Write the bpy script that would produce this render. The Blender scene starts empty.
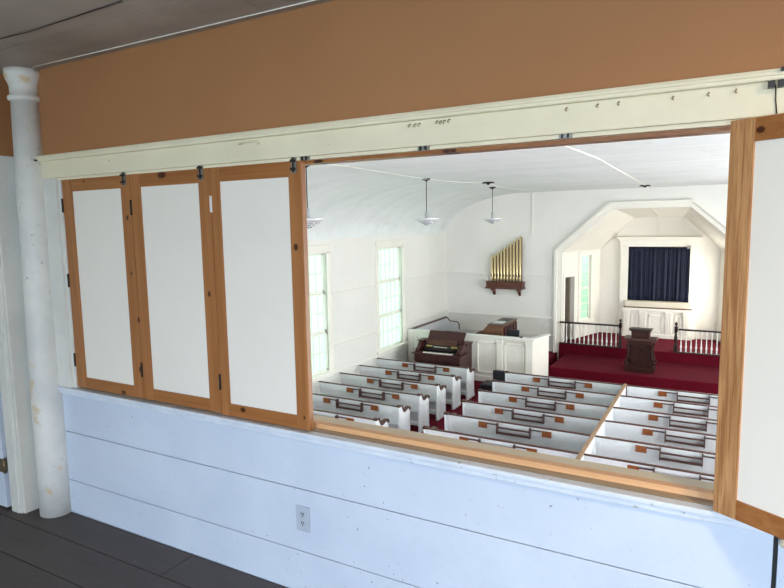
import bpy, bmesh, math, random
from mathutils import Vector, Matrix, Euler
random.seed(4)
S = bpy.context.scene
COL = S.collection
PI = math.pi

# ------------------------------------------------------------------ materials
def lin(r, g, b):
    f = lambda c: (c/255/12.92) if c/255 <= .04045 else ((c/255+.055)/1.055)**2.4
    return (f(r), f(g), f(b), 1)

class NT:
    def __init__(s, name):
        s.m = bpy.data.materials.new(name); s.m.use_nodes = True
        s.t = s.m.node_tree; s.t.nodes.clear()
        s.out = s.n('ShaderNodeOutputMaterial')
    def n(s, typ, **kw):
        o = s.t.nodes.new(typ)
        for k, v in kw.items(): setattr(o, k, v)
        return o
    def l(s, a, b): s.t.links.new(a, b)
    def pos(s, scale=(1, 1, 1)):
        g = s.n('ShaderNodeNewGeometry'); mp = s.n('ShaderNodeMapping')
        mp.inputs['Scale'].default_value = scale
        s.l(g.outputs['Position'], mp.inputs['Vector']); return mp.outputs[0]
    def noise(s, vec, scale, detail=3, rough=.55, dist=0):
        o = s.n('ShaderNodeTexNoise'); o.inputs['Scale'].default_value = scale
        o.inputs['Detail'].default_value = detail; o.inputs['Roughness'].default_value = rough
        o.inputs['Distortion'].default_value = dist
        s.l(vec, o.inputs['Vector']); return o.outputs['Fac']
    def ramp(s, fac, stops):
        o = s.n('ShaderNodeValToRGB'); e = o.color_ramp.elements
        e[0].position, e[0].color = stops[0]; e[1].position, e[1].color = stops[-1]
        for p, c in stops[1:-1]:
            x = e.new(p); x.color = c
        s.l(fac, o.inputs[0]); return o.outputs[0]
    def mix(s, fac, a, b):
        o = s.n('ShaderNodeMix', data_type='RGBA')
        for sock, v in ((o.inputs[0], fac), (o.inputs[6], a), (o.inputs[7], b)):
            if hasattr(v, 'is_linked'): s.l(v, sock)
            else: sock.default_value = v
        return o.outputs[2]
    def math(s, op, a, b=None, clamp=False):
        o = s.n('ShaderNodeMath', operation=op, use_clamp=clamp)
        for i, v in enumerate((a, b)):
            if v is None: continue
            if hasattr(v, 'is_linked'): s.l(v, o.inputs[i])
            else: o.inputs[i].default_value = v
        return o.outputs[0]
    def bsdf(s, color, rough=.5, metal=0, bump=None, bstr=.2, bdist=.01, spec=.5):
        b = s.n('ShaderNodeBsdfPrincipled')
        if hasattr(color, 'is_linked'): s.l(color, b.inputs['Base Color'])
        else: b.inputs['Base Color'].default_value = color
        b.inputs['Roughness'].default_value = rough; b.inputs['Metallic'].default_value = metal
        b.inputs['Specular IOR Level'].default_value = spec
        if bump is not None:
            u = s.n('ShaderNodeBump'); u.inputs['Strength'].default_value = bstr; u.inputs['Distance'].default_value = bdist
            s.l(bump, u.inputs['Height']); s.l(u.outputs[0], b.inputs['Normal'])
        s.l(b.outputs[0], s.out.inputs['Surface']); return b

def flat(name, c, rough=.5, metal=0, spec=.5):
    t = NT(name); t.bsdf(lin(*c), rough, metal, spec=spec); return t.m

def paint(name, c, c2=None, rough=.55, big=1.2, amt=.5, chips=None, chipthr=.70, chipscale=45, bump=.15, chip_mask=1.3, yellow=None):
    t = NT(name); v = t.pos()
    c2 = c2 or tuple(int(x*.93) for x in c)
    n = t.noise(v, big, 5, .6, .3)
    col = t.mix(t.ramp(n, [(.35, (0, 0, 0, 1)), (.7, (amt, amt, amt, 1))]), lin(*c), lin(*c2))
    f = t.noise(v, 60, 3)
    if yellow:
        y = t.ramp(t.noise(v, 3.1, 4, .7), [(.58, (0, 0, 0, 1)), (.64, (.85, .85, .85, 1))])
        col = t.mix(y, col, lin(*yellow))
    if chips:
        k = t.noise(v, chipscale, 4, .6, .2); k2 = t.noise(v, chip_mask, 3)
        m = t.math('MULTIPLY', t.ramp(k, [(chipthr-.01, (0, 0, 0, 1)), (chipthr+.015, (1, 1, 1, 1))]),
                   t.ramp(k2, [(.42, (0, 0, 0, 1)), (.60, (1, 1, 1, 1))]))
        col = t.mix(m, col, lin(*chips))
    t.bsdf(col, rough, bump=t.noise(v, 22, 5, .65), bstr=bump, bdist=.006)
    return t.m

def wood(name, c1, c2, axis='z', rough=.45, scale=1.0, knots=(), dark=(70, 32, 14), sharp=1.0, spec=.4):
    """plank grain running along one axis; knots = (x, z, rx, rz) spots of dark heartwood"""
    t = NT(name)
    st = {'x': (1.2, 30, 30), 'y': (30, 1.2, 30), 'z': (30, 30, 1.2)}[axis]
    v = t.pos(tuple(a*scale for a in st))
    n = t.noise(v, 1.0, 5, .6, 1.1); n2 = t.noise(v, 3.2, 3, .6)
    g = t.math('ADD', t.math('MULTIPLY', n, .7), t.math('MULTIPLY', n2, .3))
    w = .17/sharp
    col = t.mix(t.ramp(g, [(.5-w, (0, 0, 0, 1)), (.5+w, (1, 1, 1, 1))]), lin(*c1), lin(*c2))
    big = t.noise(t.pos(), 1.7, 2)
    col = t.mix(t.math('MULTIPLY', big, .25), col, lin(*[int(x*.72) for x in c1]))
    if knots:
        g_ = t.n('ShaderNodeNewGeometry'); sx = t.n('ShaderNodeSeparateXYZ'); t.l(g_.outputs['Position'], sx.inputs[0])
        tot = None
        for kx, kz, rx, rz in knots:
            a = t.math('DIVIDE', t.math('SUBTRACT', sx.outputs[0], kx), rx)
            b = t.math('DIVIDE', t.math('SUBTRACT', sx.outputs[2], kz), rz)
            d = t.math('SQRT', t.math('ADD', t.math('MULTIPLY', a, a), t.math('MULTIPLY', b, b)))
            m = t.math('SUBTRACT', 1.35, d, True); m = t.math('MULTIPLY', m, 2.0, True)
            tot = m if tot is None else t.math('MAXIMUM', tot, m)
        col = t.mix(tot, col, lin(*dark))
    t.bsdf(col, rough, bump=g, bstr=.12, bdist=.003, spec=spec)
    return t.m

M = {}
M['nave_white'] = paint('nave_white', (232, 231, 226), (220, 219, 213), big=.5, amt=.6, bump=.08)
M['nave_ceiling'] = None
t = NT('nave_ceiling')
v = t.pos((.25, 1.6, 1)); n = t.noise(v, 1.3, 6, .62, .5)
col = t.mix(t.ramp(n, [(.38, (0, 0, 0, 1)), (.72, (.75, .75, .75, 1))]), lin(228, 232, 232), lin(212, 218, 218))
n2 = t.noise(t.pos((1, .35, 1)), 2.2, 5, .7); col = t.mix(t.ramp(n2, [(.55, (0, 0, 0, 1)), (.7, (.35, .35, .35, 1))]), col, lin(196, 200, 194))
t.bsdf(col, .7, bump=n2, bstr=.25, bdist=.02); M['nave_ceiling'] = t.m
M['trim_white'] = paint('trim_white', (238, 235, 226), amt=.3, bump=.05)
M['apse_white'] = paint('apse_white', (234, 230, 221), (224, 220, 211), big=.6, amt=.5, bump=.06)
M['pew_white'] = paint('pew_white', (232, 235, 238), (218, 222, 226), big=2.0, amt=.5, bump=.05, rough=.4)
M['pew_cap'] = wood('pew_cap_wood', (92, 52, 42), (60, 32, 26), 'x', .3, .7)
M['arm_cap'] = wood('arm_cap_wood', (92, 62, 48), (58, 36, 30), 'y', .3, .7)
M['rack_wood'] = wood('rack_wood', (88, 54, 46), (58, 34, 30), 'x', .35)
M['card_wood'] = wood('card_wood', (150, 84, 36), (118, 58, 22), 'z', .35)
M['divider_cap'] = wood('divider_cap_wood', (172, 140, 108), (140, 106, 76), 'y', .4)
t = NT('red_carpet'); v = t.pos()
b = t.bsdf(t.mix(t.noise(v, 2.5, 5, .6), lin(104, 15, 36), lin(78, 8, 23)), .95, bump=t.noise(v, 180, 2), bstr=.5, bdist=.01, spec=.1); b.inputs['Sheen Weight'].default_value = .015; b.inputs['Sheen Roughness'].default_value = .4; b.inputs['Sheen Tint'].default_value = (1, .7, .78, 1); M['carpet'] = t.m
M['organ_wood'] = wood('organ_wood', (74, 30, 30), (44, 16, 18), 'x', .32)
M['organ_dark'] = flat('organ_dark', (26, 20, 20), .4)
M['key_white'] = flat('key_white', (232, 230, 220), .3)
M['key_black'] = flat('key_black', (15, 15, 16), .3)
M['tab_cream'] = flat('tab_cream', (205, 190, 120), .4)
M['carved'] = wood('carved_wood', (120, 80, 62), (60, 34, 28), 'x', .5, 2)
M['piano_wood'] = wood('piano_wood', (122, 84, 60), (88, 58, 40), 'x', .4)
M['piano_top'] = wood('piano_top_wood', (104, 84, 70), (72, 56, 48), 'y', .35)
M['pulpit_wood'] = wood('pulpit_wood', (58, 24, 18), (32, 12, 10), 'z', .55, spec=.25)
M['rail_dark'] = flat('rail_dark', (36, 20, 20), .3)
M['black_leather'] = flat('black_leather', (26, 28, 36), .5)
M['white_gloss'] = flat('white_gloss', (236, 236, 232), .4)
M['brass'] = flat('pipe_brass', (226, 206, 158), .3, .45)
M['pipe_side'] = flat('pipe_shade', (120, 104, 82), .45, .3)
M['pipe_shade_strip'] = flat('pipe_shade_strip_dark', (78, 58, 44), .6)
M['shelf_wood'] = wood('shelf_wood', (104, 56, 40), (74, 36, 26), 'x', .4)
t = NT('navy_curtain'); v = t.pos()
b = t.bsdf(t.mix(t.noise(v, 4, 3), lin(20, 30, 60), lin(9, 15, 34)), .8, bump=t.noise(v, 200, 2), bstr=.2, bdist=.003)
M['curtain'] = t.m
M['chrome'] = flat('lamp_chrome', (196, 198, 202), .22, .9)
M['lamp_shade'] = flat('lamp_aluminium', (222, 224, 228), .35, .3)
M['lamp_cup'] = flat('lamp_cup_white', (228, 228, 224), .35)
M['dark_metal'] = flat('dark_metal', (58, 56, 54), .45, .6)
M['black'] = flat('matte_black', (16, 15, 15), .6)
M['cable_white'] = flat('cable_white', (238, 236, 226), .5)
M['paper'] = flat('paper', (210, 218, 222), .7)
M['ledge'] = paint('ledge_paint', (222, 212, 194), amt=.4)
M['ledge_wood'] = wood('ledge_wood', (110, 70, 50), (70, 44, 34), 'x')
# gallery
t = NT('tan_plaster'); v = t.pos()
n = t.noise(v, 1.1, 5, .6)
t.bsdf(t.mix(n, lin(176, 126, 82), lin(154, 105, 64)), .75, bump=t.noise(v, 14, 6, .7), bstr=.12, bdist=.01); M['tan'] = t.m
M['cream'] = paint('cream_header_paint', (236, 227, 198), (222, 212, 182), big=2.5, amt=.7, chips=(120, 96, 70), chipthr=.73, chipscale=38, bump=.25)
M['wall_white'] = paint('gallery_wall_paint', (208, 219, 232), (190, 202, 218), big=1.8, amt=.7, chips=(92, 98, 110), chipthr=.68, chipscale=48, bump=.3, chip_mask=2.2)
M['col_white'] = paint('column_paint', (228, 227, 219), (202, 203, 199), big=4, amt=.8, chips=(130, 118, 96), chipthr=.665, chipscale=42, bump=.35, yellow=(214, 192, 146))
M['casing_paint'] = paint('casing_paint', (226, 225, 216), (206, 206, 198), big=3, amt=.8, chips=(120, 112, 100), chipthr=.69, chipscale=44, bump=.3)
M['sill_white'] = paint('sill_paint', (222, 229, 236), (196, 206, 218), big=5, amt=.8, chips=(120, 112, 104), chipthr=.67, chipscale=30, bump=.3)
M['panel_white'] = paint('shutter_board', (241, 235, 223), (231, 226, 214), big=1.5, amt=.5, bump=.05, rough=.45)
M['gal_ceiling'] = paint('gallery_ceiling_paint', (182, 172, 162), (146, 136, 126), big=1.6, amt=.9, chips=(90, 80, 70), chipthr=.72, bump=.35)
PK = [(-2.305, 1.842, .026, .013), (-2.563, 1.651, .008, .012), (-2.682, .765, .016, .010), (-2.53, 1.151, .008, .012), (-2.543, .90, .008, .014),
      (-2.88, 1.84, .006, .005), (-1.54, 1.513, .010, .013), (-1.87, .786, .014, .010), (-1.527, .80, .004, .008), (-2.56, 1.38, .005, .008), (-2.04, 1.30, .008, .012), (-1.48, .80, .012, .02)]
M['pine_v'] = wood('pine_upright', (180, 122, 72), (148, 92, 46), 'z', .4, .8, PK)
M['pine_h'] = wood('pine_rail', (176, 118, 66), (142, 86, 42), 'x', .4, .8, PK + [(-.885, 1.845, .012, .05), (-.86, 1.845, .010, .05), (-1.44, 1.845, .02, .04), (.058, 1.828, .009, .008), (-1.40, .757, .010, .008)])
M['pine_leaf'] = wood('pine_leaf_upright', (206, 156, 104), (158, 106, 62), 'z', .45, 2.6, (), sharp=1.6)
M['sill_wood'] = wood('sill_bare_wood', (186, 172, 152), (160, 142, 118), 'x', .6, .8)
M['ledge_beige'] = paint('beige_ledge', (214, 204, 178), amt=.5, bump=.1)
M['pine_base'] = wood('pine_stop_rail', (236, 190, 142), (212, 160, 110), 'x', .4, .8)
t = NT('floor_boards'); v = t.pos((1.5, 9, 1)); n = t.noise(v, 2.2, 6, .65, .4)
c = t.mix(n, lin(92, 84, 82), lin(62, 56, 54))
k = t.noise(t.pos(), 55, 2); c = t.mix(t.ramp(k, [(.735, (0, 0, 0, 1)), (.75, (1, 1, 1, 1))]), c, lin(150, 145, 140))
t.bsdf(c, .6, bump=n, bstr=.3, bdist=.004); M['floor_wood'] = t.m
M['gap'] = flat('shadow_gap', (34, 32, 34), .9)
M['outlet'] = flat('outlet_plastic', (196, 202, 210), .4)
M['outlet_plate'] = flat('outlet_plate', (178, 188, 200), .35)
M['hinge_brass'] = flat('old_brass', (128, 112, 88), .45, .6)
M['latch'] = flat('zinc_latch', (150, 148, 140), .4, .5)
M['nail'] = flat('painted_nail', (158, 142, 112), .5, .1)
t = NT('lawn'); v = t.pos()
t.bsdf(t.mix(t.ramp(t.noise(v, .25, 5), [(.35, (0, 0, 0, 1)), (.65, (1, 1, 1, 1))]), lin(168, 204, 150), lin(214, 230, 194)), .9); M['lawn'] = t.m
def glass(name, tint, milk, f):
    t = NT(name); a = t.n('ShaderNodeBsdfTransparent'); a.inputs[0].default_value = lin(*tint)
    b = t.n('ShaderNodeBsdfTranslucent'); b.inputs[0].default_value = lin(*milk)
    g = t.n('ShaderNodeBsdfGlossy'); g.inputs['Roughness'].default_value = .1
    m = t.n('ShaderNodeMixShader'); m.inputs[0].default_value = f; t.l(a.outputs[0], m.inputs[1]); t.l(b.outputs[0], m.inputs[2])
    m2 = t.n('ShaderNodeMixShader'); m2.inputs[0].default_value = .04; t.l(m.outputs[0], m2.inputs[1]); t.l(g.outputs[0], m2.inputs[2])
    t.l(m2.outputs[0], t.out.inputs['Surface']); return t.m
M['glass'] = glass('old_green_glass', (222, 244, 228), (228, 244, 232), .5)

# ------------------------------------------------------------------ mesh helpers
class MB:
    def __init__(s): s.v = []; s.f = []; s.sm = []
    def add(s, vs, fs, smooth=False, mat=None):
        o = len(s.v)
        for p in vs:
            p = Vector(p)
            if mat is not None: p = mat @ p
            s.v.append(p)
        for f in fs: s.f.append(tuple(i+o for i in f)); s.sm.append(smooth)
        return s
    def box(s, x0, x1, y0, y1, z0, z1, mat=None):
        x0, x1 = sorted((x0, x1)); y0, y1 = sorted((y0, y1)); z0, z1 = sorted((z0, z1))
        vs = [(x0,y0,z0),(x1,y0,z0),(x1,y1,z0),(x0,y1,z0),(x0,y0,z1),(x1,y0,z1),(x1,y1,z1),(x0,y1,z1)]
        return s.add(vs, [(0,3,2,1),(4,5,6,7),(0,1,5,4),(1,2,6,5),(2,3,7,6),(3,0,4,7)], mat=mat)
    def prism(s, poly, ax, a, b, mat=None, smooth=False):
        """poly in the two other axes (order x,y,z without ax), extruded from a to b"""
        def mk(p, h):
            p = list(p); p.insert(ax, h); return p
        n = len(poly)
        ar = sum(poly[i][0]*poly[(i+1) % n][1]-poly[(i+1) % n][0]*poly[i][1] for i in range(n))
        vs = [mk(p, a) for p in poly]+[mk(p, b) for p in poly]
        fs = [tuple(range(n)), tuple(range(2*n-1, n-1, -1))]+[(i, n+i, n+(i+1) % n, (i+1) % n) for i in range(n)]
        o = len(s.v); s.add(vs, fs, mat=mat)
        if smooth:
            for i in range(2, len(fs)): s.sm[-len(fs)+i] = True
        return s
    def hexa(s, p):  # eight corners, bottom ring then top ring
        return s.add(p, [(0,3,2,1),(4,5,6,7),(0,1,5,4),(1,2,6,5),(2,3,7,6),(3,0,4,7)])
    def lathe(s, prof, c=(0,0,0), n=24, mat=None, tilt=(0, 0)):
        vs = []
        for r, z in prof:
            for i in range(n):
                a = 2*PI*i/n; vs.append((c[0]+r*math.cos(a)+tilt[0]*z, c[1]+r*math.sin(a)+tilt[1]*z, c[2]+z))
        fs = []
        for k in range(len(prof)-1):
            for i in range(n):
                j = (i+1) % n; fs.append((k*n+i, k*n+j, (k+1)*n+j, (k+1)*n+i))
        fs.append(tuple(range(n-1, -1, -1))); fs.append(tuple((len(prof)-1)*n+i for i in range(n)))
        s.add(vs, fs, True, mat); s.sm[-1] = s.sm[-2] = False
        return s
    def tube(s, path, r, n=8):
        path = [Vector(p) for p in path]; rings = []
        up = None
        for i, p in enumerate(path):
            d = (path[min(i+1, len(path)-1)]-path[max(i-1, 0)]).normalized()
            a = Vector((0, 0, 1)) if abs(d.z) < .9 else Vector((1, 0, 0))
            u = d.cross(a).normalized(); w = d.cross(u).normalized()
            rr = r[i] if isinstance(r, (list, tuple)) else r
            rings += [p+(u*math.cos(2*PI*k/n)+w*math.sin(2*PI*k/n))*rr for k in range(n)]
        fs = [(k*n+i, k*n+(i+1) % n, (k+1)*n+(i+1) % n, (k+1)*n+i) for k in range(len(path)-1) for i in range(n)]
        fs += [tuple(range(n-1, -1, -1)), tuple((len(path)-1)*n+i for i in range(n))]
        s.add(rings, fs, True); return s
    def build(s, name, mat, parent=None, bevel=0, solid=0, recalc=True):
        me = bpy.data.meshes.new(name)
        off = Vector((0, 0, 0)); q = parent
        while q is not None: off += q.location if q.get('_w', 1) else Vector((0, 0, 0)); q = q.parent
        me.from_pydata([tuple(v-off) for v in s.v], [], s.f)
        for p, k in zip(me.polygons, s.sm): p.use_smooth = k
        if recalc:
            bm = bmesh.new(); bm.from_mesh(me); bmesh.ops.recalc_face_normals(bm, faces=bm.faces); bm.to_mesh(me); bm.free()
        me.materials.append(mat)
        o = bpy.data.objects.new(name, me); COL.objects.link(o)
        if parent is not None: o.parent = parent
        if bevel:
            b = o.modifiers.new('bevel', 'BEVEL'); b.width = bevel; b.segments = 2; b.limit_method = 'ANGLE'; b.angle_limit = .6
        if solid:
            b = o.modifiers.new('thickness', 'SOLIDIFY'); b.thickness = solid; b.offset = 0
        return o

def B(*a, **k): return MB().box(*a, **k)
def tag(o, label=None, cat=None, group=None, kind=None):
    if label: o['label'] = label
    if cat: o['category'] = cat
    if group: o['group'] = group
    if kind: o['kind'] = kind
    return o
def thing(name, loc, label, cat, group=None):
    o = bpy.data.objects.new(name, None); o.location = loc; o.empty_display_size = .1; COL.objects.link(o)
    return tag(o, label, cat, group)
def struct(name, mb, mat, parent=None, **k):
    o = mb.build(name, mat, parent, **k)
    if parent is None: o['kind'] = 'structure'
    return o
def copy_tree(o, parent=None):
    c = o.copy(); COL.objects.link(c)
    if parent is not None: c.parent = parent
    for ch in [x for x in COL.objects if x.parent == o]: copy_tree(ch, c)
    return c

# ------------------------------------------------------------------ camera
cam = bpy.data.cameras.new('camera'); co = bpy.data.objects.new('camera', cam); COL.objects.link(co)
yaw, pit, rol = math.radians(29.26270351), math.radians(6.62627157), math.radians(-.9884813)
f = Vector((-math.sin(yaw)*math.cos(pit), math.cos(yaw)*math.cos(pit), -math.sin(pit)))
r = Vector((math.cos(yaw), math.sin(yaw), 0)); u = r.cross(f)
r2 = r*math.cos(rol)+u*math.sin(rol); u2 = -r*math.sin(rol)+u*math.cos(rol)
mw = Matrix((r2, u2, -f)).transposed().to_4x4(); mw.translation = Vector((0, -1.9595, 1.6))
co.matrix_world = mw
cam.sensor_width = 36; cam.lens = 603.3334/784*36; cam.clip_start = .05; cam.clip_end = 500
S.camera = co

ZN = -2.95          # nave floor
XL, XR, YF, XC = -8.5, 4.42, 17.1, -2.04

# ================================================================== NAVE SHELL
struct('floor_nave', B(XL, XR, .1, YF, ZN-.1, ZN), M['carpet'])
# walls left / right with window openings
WY = [(4.78, 6.13), (8.62, 9.97), (12.46, 13.81)]
WZ0, WZ1 = -1.95, .93
def side_wall(name, xa, xb):
    m = MB(); m.box(xa, xb, .1, YF, ZN, WZ0); m.box(xa, xb, .1, YF, WZ1, 1.24)
    ys = [.1]+[q for w in WY for q in w]+[YF]
    for i in range(0, len(ys), 2): m.box(xa, xb, ys[i], ys[i+1], WZ0, WZ1)
    return struct(name, m, M['nave_white'])
side_wall('wall_left', XL-.14, XL); side_wall('wall_right', XR, XR+.14)
# ceiling with coved sides
A, Bz, ZC = 2.8, 1.28, 2.52
def cove(n=20):
    pts = []
    for i in range(n+1):
        a = PI/2*i/n; pts.append((XL+A-A*math.cos(a), 1.24+Bz*math.sin(a)))
    return pts
cv = cove(); cvr = [(XC*2-x, z) for x, z in reversed(cv)]
prof = cv+cvr
m = MB(); n = len(prof); ny = 40
vs = [(x, .1+(YF-.1)*j/ny, z) for j in range(ny+1) for x, z in prof]
m.add(vs, [(j*n+i, j*n+i+1, (j+1)*n+i+1, (j+1)*n+i) for j in range(ny) for i in range(n-1)], True)
struct('ceiling_nave', m, M['nave_ceiling'], recalc=False)
# far wall with the octagonal arch cut out
half = [(XL, ZN)]+cv+[(XC, ZC), (XC, 1.97), (-3.1, 1.97), (-4.6, .64), (-4.6, ZN)]
m = MB()
m.add([(x, YF, z) for x, z in half], [tuple(range(len(half)))])
m.add([(2*XC-x, YF, z) for x, z in half], [tuple(reversed(range(len(half))))])
fw = struct('wall_front', m, M['nave_white'], recalc=False)
bm = bmesh.new(); bm.from_mesh(fw.data); bmesh.ops.triangulate(bm, faces=bm.faces); bm.to_mesh(fw.data); bm.free()
# wall behind, under the gallery
m = MB(); m.box(XL, XR, -.05, .1, ZN, -.1); struct('wall_back', m, M['nave_white'])

# mouldings on nave walls
def trim(k, mb, mat='trim_white', **kw): return struct('trim_%d' % k, mb, M[mat], **kw)
m = MB()
for z, h, d in ((1.24, .04, .035), (-.11, .06, .045), (-1.48, .055, .045), (-2.03, .03, .03)):
    m.box(XL, -4.77, YF-d, YF, z-h/2, z+h/2)
m.box(-5.53, -5.50, YF-.03, YF, 1.25, 2.52)
m.box(-2.06, -2.04, YF-.015, YF, 2.2, 2.52)
trim(1, m, 'nave_white')
m = MB(); SEG = [(.1, 4.6), (6.31, 8.44), (10.15, 12.28), (13.99, YF)]
m.box(XL, XL+.03, .1, YF, 1.22, 1.26)
for a, b in SEG:
    for z, h, d in ((-.09, .06, .045), (-.48, .016, .012), (-1.40, .055, .045)): m.box(XL, XL+d, a, b, z-h/2, z+h/2)
for a, b in SEG: m.box(XL, XL+.02, a, b, -2.10, -2.06)
trim(2, m, 'nave_white')
m = MB(); m.box(XL, XL+.02, .1, YF, ZN, ZN+.2); struct('baseboard_left', m, M['trim_white'])

# windows
def window(num, side, y0, y1):
    sg = 1 if side == 'l' else -1; X = XL if side == 'l' else XR
    root = bpy.data.objects.new('window_%d' % num, None); COL.objects.link(root); root.location = (X, (y0+y1)/2, WZ0); root['kind'] = 'structure'
    def bx(m, d0, d1, *a): m.box(X+sg*d0, X+sg*d1, *a)
    m = MB()
    for a, b in ((y0-.16, y0), (y1, y1+.16)): bx(m, -.02, .03, a, b, WZ0-.08, WZ1+.03); 
    bx(m, -.02, .03, y0-.16, y1+.16, WZ1, WZ1+.15); bx(m, -.02, .06, y0-.19, y1+.19, WZ1+.15, WZ1+.20)
    for a, b in ((y0-.17, y0-.14), (y1+.14, y1+.17)): bx(m, .0, .045, a, b, WZ0-.08, WZ1+.15)
    m.build('casing', M['trim_white'], root, bevel=.006)
    m = MB(); bx(m, -.14, .09, y0-.2, y1+.2, WZ0-.06, WZ0-.015); bx(m, 0, .025, y0-.16, y1+.16, WZ0-.17, WZ0-.06)
    m.build('window_sill', M['trim_white'], root, bevel=.006)
    hz = (WZ1-WZ0)/3
    for k in range(3):
        z0 = WZ0+k*hz; z1 = z0+hz; d = -.05-.025*k
        m = MB(); e = .045
        bx(m, d-.02, d+.02, y0, y0+e, z0, z1); bx(m, d-.02, d+.02, y1-e, y1, z0, z1)
        bx(m, d-.02, d+.02, y0, y1, z0, z0+.05); bx(m, d-.02, d+.02, y0, y1, z1-.045, z1)
        for i in range(1, 5):
            yy = y0+e+(y1-y0-2*e)*i/5; bx(m, d-.012, d+.012, yy-.012, yy+.012, z0+.05, z1-.045)
        zz = (z0+z1)/2; bx(m, d-.0115, d+.0115, y0+e, y1-e, zz-.012, zz+.012)
        sh = m.build('sash', M['trim_white'], root)
        g = MB(); bx(g, d-.003, d+.003, y0+e, y1-e, z0+.05, z1-.045); g.build('pane', M['glass'], sh)
    return root
for i, w in enumerate(WY): window(i+1, 'l', *w)
for i, w in enumerate(WY): window(i+4, 'r', *w)

# ================================================================== APSE (splayed chancel niche)
ZP1, ZP2 = -2.55, -2.24       # pulpit platform, chancel platform
YB = 19.5
FL, RL = (-4.6, 17.1), (-3.83, 19.5)
def splay(s, z, side='l', off=0):
    x = FL[0]+(RL[0]-FL[0])*s; y = FL[1]+(RL[1]-FL[1])*s
    nx, ny = 2.4/2.52, -.77/2.52
    x += nx*off; y += ny*off
    if side == 'r': x = 2*XC-x+.02
    return Vector((x, y, z))
ztop = lambda s: .64-.02*s
def splay_wall(name, side):
    m = MB()
    def q(s0, s1, z0, z1):
        zz1 = (z1, z1) if z1 is not None else (ztop(s0), ztop(s1))
        p = [splay(s0, z0, side), splay(s1, z0, side), splay(s1, z0, side, -.12), splay(s0, z0, side, -.12),
             splay(s0, zz1[0], side), splay(s1, zz1[1], side), splay(s1, zz1[1], side, -.12), splay(s0, zz1[0], side, -.12)]
        m.hexa(p)
    q(0, .096, ZN, None); q(.096, .318, -.18, None); q(.318, .489, ZN, None)
    q(.489, .738, ZN, -1.68); q(.489, .738, .46, None); q(.738, 1, ZN, None)
    return struct(name, m, M['apse_white'])
splay_wall('wall_chancel_left', 'l'); splay_wall('wall_chancel_right', 'r')
def quad(m, a, b, c, d): m.add([a, b, c, d], [(0, 1, 2, 3)])
def mir(p): return (2*XC-p[0]+.02, p[1], p[2])
m = MB()
a, b, c, d = (-4.6, 17.1, .64), (-3.1, 17.1, 1.97), (-2.77, 19.5, 1.67), (-3.83, 19.5, .62)
e_, f_ = mir(b), mir(c); g_, h_ = mir(a), mir(d)
quad(m, a, b, c, d); quad(m, b, e_, f_, c); quad(m, e_, g_, h_, f_)
struct('ceiling_chancel', m, M['apse_white'], recalc=False)
m = MB(); m.add([(-3.83, YB, ZN), (-3.83, YB, .62), (-2.77, YB, 1.67), f_, h_, (h_[0], YB, ZN)], [(0, 1, 2, 3, 4, 5)])
struct('wall_chancel_back', m, M['apse_white'], recalc=False)
# ribs between chancel ceiling boards
m = MB()
m.box(XC-.02, XC+.02, YB-.03, YB, 1.1, 1.66)
m.hexa([(XC-.02, 17.1, 1.95), (XC+.02, 17.1, 1.95), (XC+.02, 19.5, 1.65), (XC-.02, 19.5, 1.65), (XC-.02, 17.1, 1.98), (XC+.02, 17.1, 1.98), (XC+.02, 19.5, 1.68), (XC-.02, 19.5, 1.68)])
for s_ in (0, 1):
    p = [(-4.6+.75, 17.1, 1.305), (-3.83+.53, 19.5, 1.145)]
    if s_: p = [mir(q) for q in p]
    m.tube(p, .012, 6)
    m.tube([b, c] if not s_ else [e_, f_], .018, 6)
    m.tube([a, d] if not s_ else [g_, h_], .02, 6)
m.box(-3.8, -.28, YB-.02, YB, -.45, -.41) if False else None
trim(3, m, 'apse_white')
m = MB(); m.box(-3.83, -3.1, YB-.02, YB, .43, .46); m.box(-.95, -.23, YB-.02, YB, .43, .46); trim(4, m, 'apse_white')
# arch casing (octagonal band)
def band(m, inner, outer, y0, y1):
    for i in range(len(inner)-1):
        a, b = inner[i], inner[i+1]; c, d = outer[i+1], outer[i]
        m.hexa([(a[0], y0, a[1]), (b[0], y0, b[1]), (c[0], y0, c[1]), (d[0], y0, d[1]), (a[0], y1, a[1]), (b[0], y1, b[1]), (c[0], y1, c[1]), (d[0], y1, d[1])])
mx = lambda L: L+[(2*XC-x+.01, z) for x, z in reversed(L)]
I1 = mx([(-4.6, ZN+.02), (-4.6, .64), (-3.1, 1.97)]); O1 = mx([(-4.70, ZN+.02), (-4.70, .685), (-3.14, 2.07)])
O2 = mx([(-4.77, ZN+.02), (-4.77, .715), (-3.17, 2.135)])
m = MB(); band(m, I1, O1, 17.055, 17.12); band(m, O1, O2, 16.97, 17.1)
o = trim(5, m, 'trim_white')
m = MB(); J = mx([(-4.55, ZN+.02), (-4.55, .62), (-3.08, 1.93)]); band(m, J, I1, 17.06, 17.14); trim(6, m, 'apse_white')

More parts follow.
